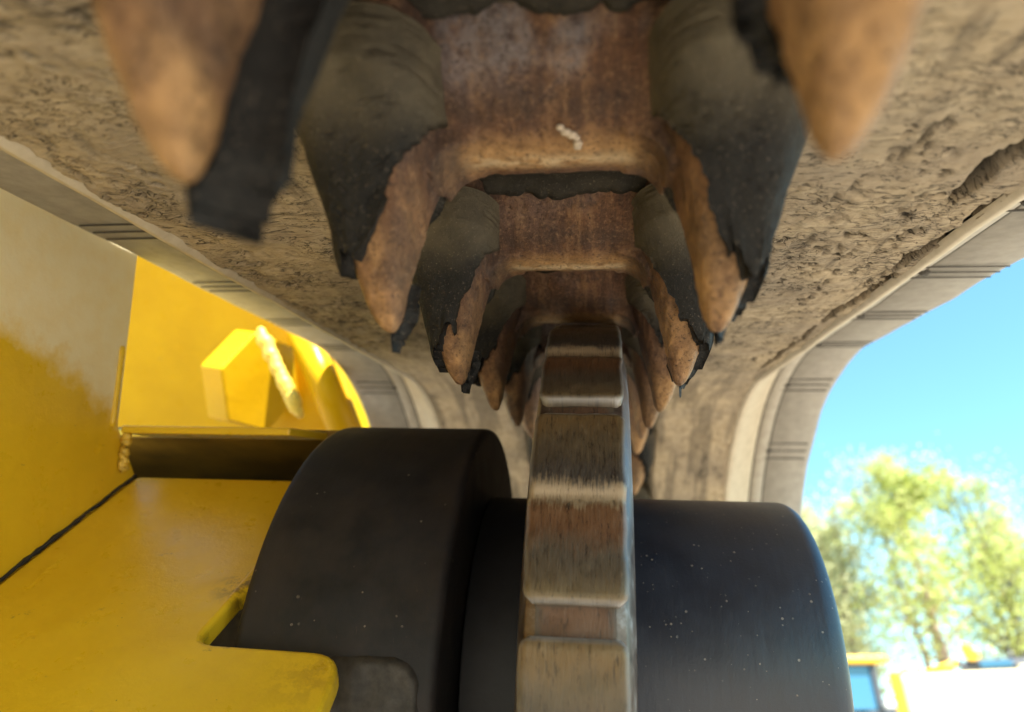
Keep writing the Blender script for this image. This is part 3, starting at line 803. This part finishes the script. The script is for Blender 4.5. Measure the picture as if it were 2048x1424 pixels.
# ------------------------------------------------------------------ yellow undercarriage frame
K = 0.235 / 0.205
frame = thing("machine_frame", "yellow painted steel undercarriage frame to the left of the wheel", "frame", (-0.235, 0.25, -0.05), True)
FO = np.array([-0.235, 0.25, -0.05])
def prism(name, poly, thick, nrm, mat, bev=0.0015, parent=None):
    """closed plate: poly (track frame) extruded by thick along -nrm"""
    P = np.array(poly) - FO; n = np.array(nrm, float); n /= np.linalg.norm(n)
    Q = P - n * thick; m = len(P)
    v = list(P) + list(Q); f = [tuple(range(m)), tuple(range(2 * m - 1, m - 1, -1))] + [(i, m + i, m + (i + 1) % m, (i + 1) % m) for i in range(m)]
    V, F = fix_normals([([tuple(map(float, p)) for p in v], f)])[0]
    o = mk(name, V, F, mat, parent or frame, smooth=False)
    if bev: bevel(o, bev, 3, 25)
    return o
X = -0.235
prism("side_plate", [(X, -0.05, 0.20), (X, 0.3175, 0.20), (X, 0.3200, 0.0255), (X, 0.338, 0.0016), (X, 0.338, -0.22), (X, -0.05, -0.22)], 0.012, (1, 0, 0), M['ydust_glare'])
# the inclined guard plate with the notch for the drum
def gp(px): return np.array(px) * K
def arc2(p, a, b, r, n=5):
    """round the corner p between directions to a and b"""
    p, a, b = map(np.array, (p, a, b)); u = (a - p) / np.linalg.norm(a - p); w = (b - p) / np.linalg.norm(b - p)
    out = []
    for t in np.linspace(0, 1, n):
        out.append(p + u * r * (1 - t) ** 2 + w * r * t ** 2)
    return out
pl = [gp((-0.205, 0.2936, 0.0014)), gp((-0.1150, 0.2936, 0.0014)), gp((-0.1150, 0.2313, -0.0335)), gp((-0.1177, 0.2070, -0.0471)), gp((-0.0748, 0.2070, -0.0471)), gp((-0.0715, 0.170, -0.0678)), gp((-0.0715, 0.05, -0.135)), gp((-0.205, 0.05, -0.135))]
pl = [p + np.array([0.0014 if i in (0, 7) else 0, 0, 0]) for i, p in enumerate(pl)]
poly = [pl[0], pl[1]] + [pl[2]] + arc2(pl[3], pl[2], pl[4], 0.006) + arc2(pl[4], pl[3], pl[5], 0.010, 7) + [pl[5], pl[6], pl[7]]
# front view needs the slot a little left of the drum
slot = gp((-0.1178, 0.2268, -0.0359)); slot2 = gp((-0.1200, 0.2078, -0.0467))
poly = [pl[0], pl[1], pl[2], slot] + arc2(slot2, slot, pl[4], 0.007) + arc2(gp((-0.0735, 0.2070, -0.0471)), slot2, pl[5], 0.011, 7) + [pl[5], pl[6], pl[7]]
nrm = (0, -0.48872636, 0.87243713)
prism("guard_plate", poly, 0.008, nrm, M['yellow'], 0.0018)
# small shelf above it
prism("shelf_plate", [(-0.2345, 0.3207, 0.0258), (-0.1477, 0.3207, 0.0258), (-0.136, 0.365, 0.0258), (-0.136, 0.47, 0.0258), (-0.37, 0.47, 0.0258), (-0.37, 0.345, 0.0258), (-0.2345, 0.345, 0.0258)], 0.0038, (0, 0, 1), M['yellow'], 0.001)
# web plate under the shelf, coloured dark to stand for the shade there
prism("web_plate", [(-0.37, 0.348, 0.0218), (-0.133, 0.348, 0.0218), (-0.133, 0.46, -0.0122), (-0.37, 0.46, -0.0122)], 0.006, (0, -0.29, -0.957), M['grime_shade'])
prism("cavity_blocker", [(-0.37, 0.338, -0.0125), (-0.133, 0.338, -0.0125), (-0.133, 0.46, -0.0125), (-0.37, 0.46, -0.0125)], 0.008, (0, 0, 1), M['cast'])  # added plate, closes the cavity so that it stays dark
prism("notch_backing", [(-0.2345, 0.300, -0.040), (-0.1315, 0.300, -0.040), (-0.1315, 0.300, -0.22), (-0.2345, 0.300, -0.22)], 0.010, (0, -1, 0), M['cast'])  # added dark backing so the notch looks black
# thin dark line for the gap between guard and side plate, and a torn tab in the corner
a = gp((-0.205, 0.2936, 0.0014)); b = gp((-0.205, 0.12, -0.0959))
pts = [a + (b - a) * t + np.array([0.0004 + 0.0004 * math.sin(t * 37) * math.sin(t * 90), 0.0003 * math.sin(t * 71), 0.0003]) for t in np.linspace(0, 1, 70)]
v, f = tube([p - FO for p in pts], [0.0008 + 0.0007 * random.random() ** 2 for _ in pts], 7); mk("seam", v, f, M['cast'], frame)
pts = [np.array([-0.232 + 0.0012 * math.sin(i * 1.9), 0.3225 + 0.0014 * math.cos(i * 2.3), 0.022 - 0.0012 * i]) for i in range(16)]
v, f = tube([p - FO for p in pts], [0.0014 + 0.0014 * random.random() for _ in pts], 7); mk("weld_tab", v, f, M['weld'], frame)
pts = [(-0.2348, 0.3150, 0.064 - 0.0028 * i) for i in range(15)]
v, f = tube([np.array(p) - FO for p in pts], [0.0012, 0.0017] + [0.0014] * 12 + [0.0012], 8); mk("paint_run", v, f, M['yellow'], frame)
# beyond the side plate: an upright plate with a big hexagon boss, a weld and a round bar
S = 0.56 / 0.42
def q(x, y, z): return np.array([x * S, y * S, z * S])
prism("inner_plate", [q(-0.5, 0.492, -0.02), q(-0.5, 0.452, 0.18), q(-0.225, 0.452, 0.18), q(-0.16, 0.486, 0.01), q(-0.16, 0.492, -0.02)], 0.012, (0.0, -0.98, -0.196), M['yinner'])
# hexagon boss, axis to the right and slightly towards the camera
ax = np.array([0.90, -0.34, -0.16]); ax /= np.linalg.norm(ax)
up = np.array([0.0, -1.0, 0.05]); up -= ax * up.dot(ax); up /= np.linalg.norm(up); sd = np.cross(ax, up)
c0 = q(-0.2215, 0.435, 0.064)
hexv = []
for off in (-0.027, 0.0):
    for k in range(6):
        t = math.radians(60 * k)
        hexv.append(c0 + ax * off + (up * math.cos(t) + sd * math.sin(t)) * 0.0455 - FO)
hf = [(0, 1, 2, 3, 4, 5), (11, 10, 9, 8, 7, 6)] + [(k, 6 + k, 6 + (k + 1) % 6, (k + 1) % 6) for k in range(6)]
V, F = fix_normals([([tuple(p) for p in hexv], hf)])[0]
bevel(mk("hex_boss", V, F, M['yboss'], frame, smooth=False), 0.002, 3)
p0, p1 = q(-0.2100, 0.402, 0.0925), q(-0.1790, 0.402, 0.0385)
pts = [p0 + (p1 - p0) * t + np.array([0.0005 * math.sin(t * 40), 0, 0.0005 * math.cos(t * 33)]) for t in np.linspace(0, 1, 40)]
v, f = tube([p - FO for p in pts], [(0.0050 + 0.0016 * random.random()) * (0.45 + 0.55 * min(1, i / 4, (39 - i) / 4)) for i, _ in enumerate(pts)], 9); mk("weld_bead", v, f, M['weld'], frame)
p0, p1 = q(-0.2050, 0.44, 0.110), q(-0.160, 0.44, 0.022)
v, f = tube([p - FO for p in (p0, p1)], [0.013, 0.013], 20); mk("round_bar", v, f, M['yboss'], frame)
prism("cross_plate", [(-0.62, 0.95, -0.1), (-0.62, 0.95, 0.40), (-0.26, 0.95, 0.40), (-0.26, 0.95, -0.1)], 0.02, (0.1, -1, 0.1), M['yellow'])

# ------------------------------------------------------------------ distant machines
def wbox(name, lo, hi, mat, parent, bev=0.03):
    L = parent.location
    return box(name, [a - b for a, b in zip(lo, L)], [a - b for a, b in zip(hi, L)], mat, parent, bev)
ex = thing("parked_excavator", "small excavator with a yellow cab roof and blue windows by the trees", "excavator", (6.0, 14.4, 0))
wbox("cab_roof", (5.15, 13.95, 2.12), (6.82, 15.3, 2.26), M['myel'], ex, 0.05)
wbox("cab_body", (5.25, 14.05, 0.85), (6.62, 15.2, 1.30), M['mdark'], ex)
wbox("window", (5.33, 14.10, 1.36), (6.56, 15.15, 2.11), M['glass'], ex, 0.02)
for (x, y) in ((5.25, 14.04), (6.52, 14.04), (5.25, 15.1), (6.52, 15.1)):
    wbox("cab_post", (x, y, 1.30), (x + 0.10, y + 0.10, 2.12), M['mdark'], ex, 0.01)
wbox("engine_hood", (5.0, 15.2, 0.8), (6.9, 16.2, 1.5), M['myel'], ex, 0.08)
wbox("headlight", (6.58, 13.9, 1.40), (6.84, 14.05, 1.50), M['lamp'], ex, 0.02)
for x in (5.0, 6.5):
    wbox("crawler", (x, 13.8, 0.02), (x + 0.42, 16.0, 0.62), M['mdark'], ex, 0.2)
wbox("counterweight", (6.64, 14.9, 0.75), (7.3, 16.1, 1.62), M['mdark'], ex, 0.1)
wbox("undercarriage", (5.4, 14.2, 0.5), (6.5, 15.6, 0.86), M['mdark'], ex, 0.03)
wl = thing("parked_loader", "cream and yellow loader with dark cab top in full sun at the right", "loader", (3.42, 7.0, 0))
wbox("body", (3.44, 7.0, 0.45), (6.2, 8.6, 1.275), M['mwhite'], wl, 0.06)
wbox("corner_trim", (3.40, 6.97, 0.40), (3.50, 7.08, 1.29), M['myel'], wl, 0.02)
wbox("fender", (3.44, 7.08, 0.95), (3.72, 7.40, 1.31), M['myel'], wl, 0.05)
wbox("cab_top", (4.02, 7.25, 1.28), (6.0, 8.2, 1.385), M['mdark'], wl, 0.04)
wbox("grille", (4.15, 7.22, 1.315), (4.40, 7.26, 1.365), M['glass'], wl, 0.005)
wbox("hood_strip", (4.42, 7.10, 1.275), (5.9, 7.24, 1.315), M['mwhite'], wl, 0.01)
def rel(p): return (p[0] - 3.42, p[1] - 7.0, p[2])
v, f = tube([rel(p) for p in ((3.70, 7.15, 1.295), (3.84, 7.15, 1.315), (3.98, 7.15, 1.36))], [0.02, 0.034, 0.03], 10); mk("lift_arm", v, f, M['myel'], wl)
v, f = tube([rel(p) for p in ((4.03, 7.13, 1.28), (4.00, 7.13, 1.34), (3.98, 7.13, 1.375))], [0.022, 0.03, 0.016], 10); mk("pivot", v, f, M['mdark'], wl)
mv = [(4.05, 1.385), (4.035, 1.45), (4.05, 1.53), (4.10, 1.51), (4.16, 1.44), (4.17, 1.39), (4.11, 1.37)]
vv = [rel((x, 7.20, z)) for x, z in mv] + [rel((x, 7.24, z)) for x, z in mv]; m = len(mv)
bevel(mk("mirror", vv, [tuple(range(m)), tuple(range(2 * m - 1, m - 1, -1))] + [(i, m + i, m + (i + 1) % m, (i + 1) % m) for i in range(m)], M['myel'], wl, smooth=False), 0.01)
v, f = tube([rel((4.42, 7.3, 1.37)), rel((4.41, 7.3, 1.45))], [0.022, 0.012], 8); mk("exhaust", v, f, M['mdark'], wl)
for x in (3.85, 5.7):
    v, f = lathe_x([(-0.15, 0.0), (-0.15, 0.34), (-0.11, 0.40), (0.11, 0.40), (0.15, 0.34), (0.15, 0.0)], 32)
    o = fast_mesh("tyre", v, f, M['mdark'], wl); o.location = (x - 3.42, 0.15, 0.40); o.rotation_euler = (0, 0, math.pi / 2)
wl.rotation_euler = (0, 0, math.radians(-27))

# ------------------------------------------------------------------ trees
def tree(label, x, y, hgt, spread, lean, seed, bark, leaf, nleaf, base=0.28, multi=1):
    rs = random.Random(seed)
    t = thing("birch_tree" if bark == 'bark' else "leafy_tree", label, "tree", (x, y, 0), group="spring trees behind the machines")
    parts = []; tips = []
    for mtr in range(multi):
        dx, dy = (0, 0) if multi == 1 else (rs.uniform(-.5, .5), rs.uniform(-.4, .4))
        P = [(dx * 0.4, dy * 0.4, -0.1)]; n = 9
        for i in range(1, n + 1):
            f_ = i / n
            P.append((dx * (0.4 + f_ * 1.8) + lean * f_ * hgt * 0.12 + rs.uniform(-.08, .08), dy * (0.4 + f_) + rs.uniform(-.08, .08), f_ * hgt * 0.92))
        r0 = 0.016 * hgt / math.sqrt(multi)
        parts.append(tube(P, [r0 * (1 - 0.9 * (i / n)) + 0.008 for i in range(n + 1)], 7))
        for b in range(22):
            f_ = rs.uniform(base, 0.97); i = f_ * n; a = Vector(P[int(i)]); b_ = Vector(P[min(int(i) + 1, n)]); o = a.lerp(b_, i - int(i))
            an = rs.uniform(0, 2 * math.pi); ln = spread * (1.15 - f_ * 0.75) * rs.uniform(0.55, 1.1)
            d = Vector((math.cos(an), math.sin(an), rs.uniform(0.5, 1.3))).normalized()
            m1 = o + d * ln * 0.5 + Vector((0, 0, rs.uniform(-.1, .1))); e = o + d * ln + Vector((rs.uniform(-.2, .2), rs.uniform(-.2, .2), rs.uniform(-.1, .25)))
            rr = r0 * (1 - 0.85 * f_) * 0.45 + 0.006
            parts.append(tube([o, m1, e], [rr, rr * 0.6, 0.005], 5))
            for _ in range(3):
                s_ = o.lerp(e, rs.uniform(.35, .95)); e2 = s_ + Vector((rs.gauss(0, 1), rs.gauss(0, 1), rs.gauss(0.5, .8))).normalized() * ln * 0.4
                parts.append(tube([s_, e2], [rr * 0.4 + 0.003, 0.004], 4)); tips.append((s_.lerp(e2, .7), ln * 0.22))
            tips.append((e, ln * 0.26)); tips.append((m1.lerp(e, .5), ln * 0.24))
    v, f = join(parts); mk("trunk", v, f, M[bark], t)
    R = np.random.default_rng(seed); n = nleaf
    ti = R.integers(0, len(tips), n); dens = R.random(len(tips)) ** 0.7
    keep = R.random(n) < dens[ti]; ti = ti[keep]; n = len(ti)
    C = np.array([tuple(p) for p, _ in tips])[ti] + R.normal(0, 1, (n, 3)) * np.array([w for _, w in tips])[ti][:, None]
    A = R.normal(0, 1, (n, 3)); A /= np.linalg.norm(A, axis=1)[:, None]; Bv = R.normal(0, 1, (n, 3)); Bv -= A * (A * Bv).sum(1)[:, None]; Bv /= np.linalg.norm(Bv, axis=1)[:, None]
    sz = R.uniform(0.05, 0.10, (n, 1))
    V = np.stack([C - A * sz, C + Bv * sz * 0.6, C + A * sz, C - Bv * sz * 0.6], 1).reshape(-1, 3)
    F = np.arange(4 * n).reshape(-1, 4)
    fast_mesh("crown", V, F, M[leaf], t, smooth=False)
tree("tall birch with a pale bare trunk and fresh yellow green leaves above the loader", 12.6, 22.0, 9.6, 2.9, -0.3, 11, 'bark', 'leaf', 11000, 0.32)
tree("olive leaved tree just right of the black drum, behind the small excavator", 10.2, 23.5, 8.6, 2.3, 0.2, 12, 'bark2', 'leaf2', 9000, 0.2, 2)
tree("slim tree with several forking stems at the right edge of the view", 15.2, 22.5, 9.3, 2.6, 0.3, 13, 'bark2', 'leaf', 9000, 0.25, 3)
tree("thin grey twigged tree with few leaves rising behind the birch", 15.0, 27.0, 12.2, 2.6, 0.0, 14, 'bark2', 'leaf2', 3600, 0.4, 2)
tree("low bright green bushy tree behind the cream loader", 15.6, 19.0, 4.6, 1.7, 0.0, 15, 'bark2', 'leaf', 9000, 0.12, 3)
tree("pale thin leaved tree between the drum and the birch, farther back", 12.2, 29.0, 10.8, 2.8, 0.1, 17, 'bark', 'leaf2', 8000, 0.2, 2)
tree("broad pale green tree filling the gap behind the parked excavator and the loader", 13.8, 31.0, 9.6, 3.2, 0.0, 18, 'bark2', 'leaf', 12000, 0.12, 3)
tree("rounded pale olive tree farthest right, behind the slim forking tree", 19.5, 29.0, 10.0, 3.0, 0.0, 19, 'bark2', 'leaf2', 9000, 0.15, 2)
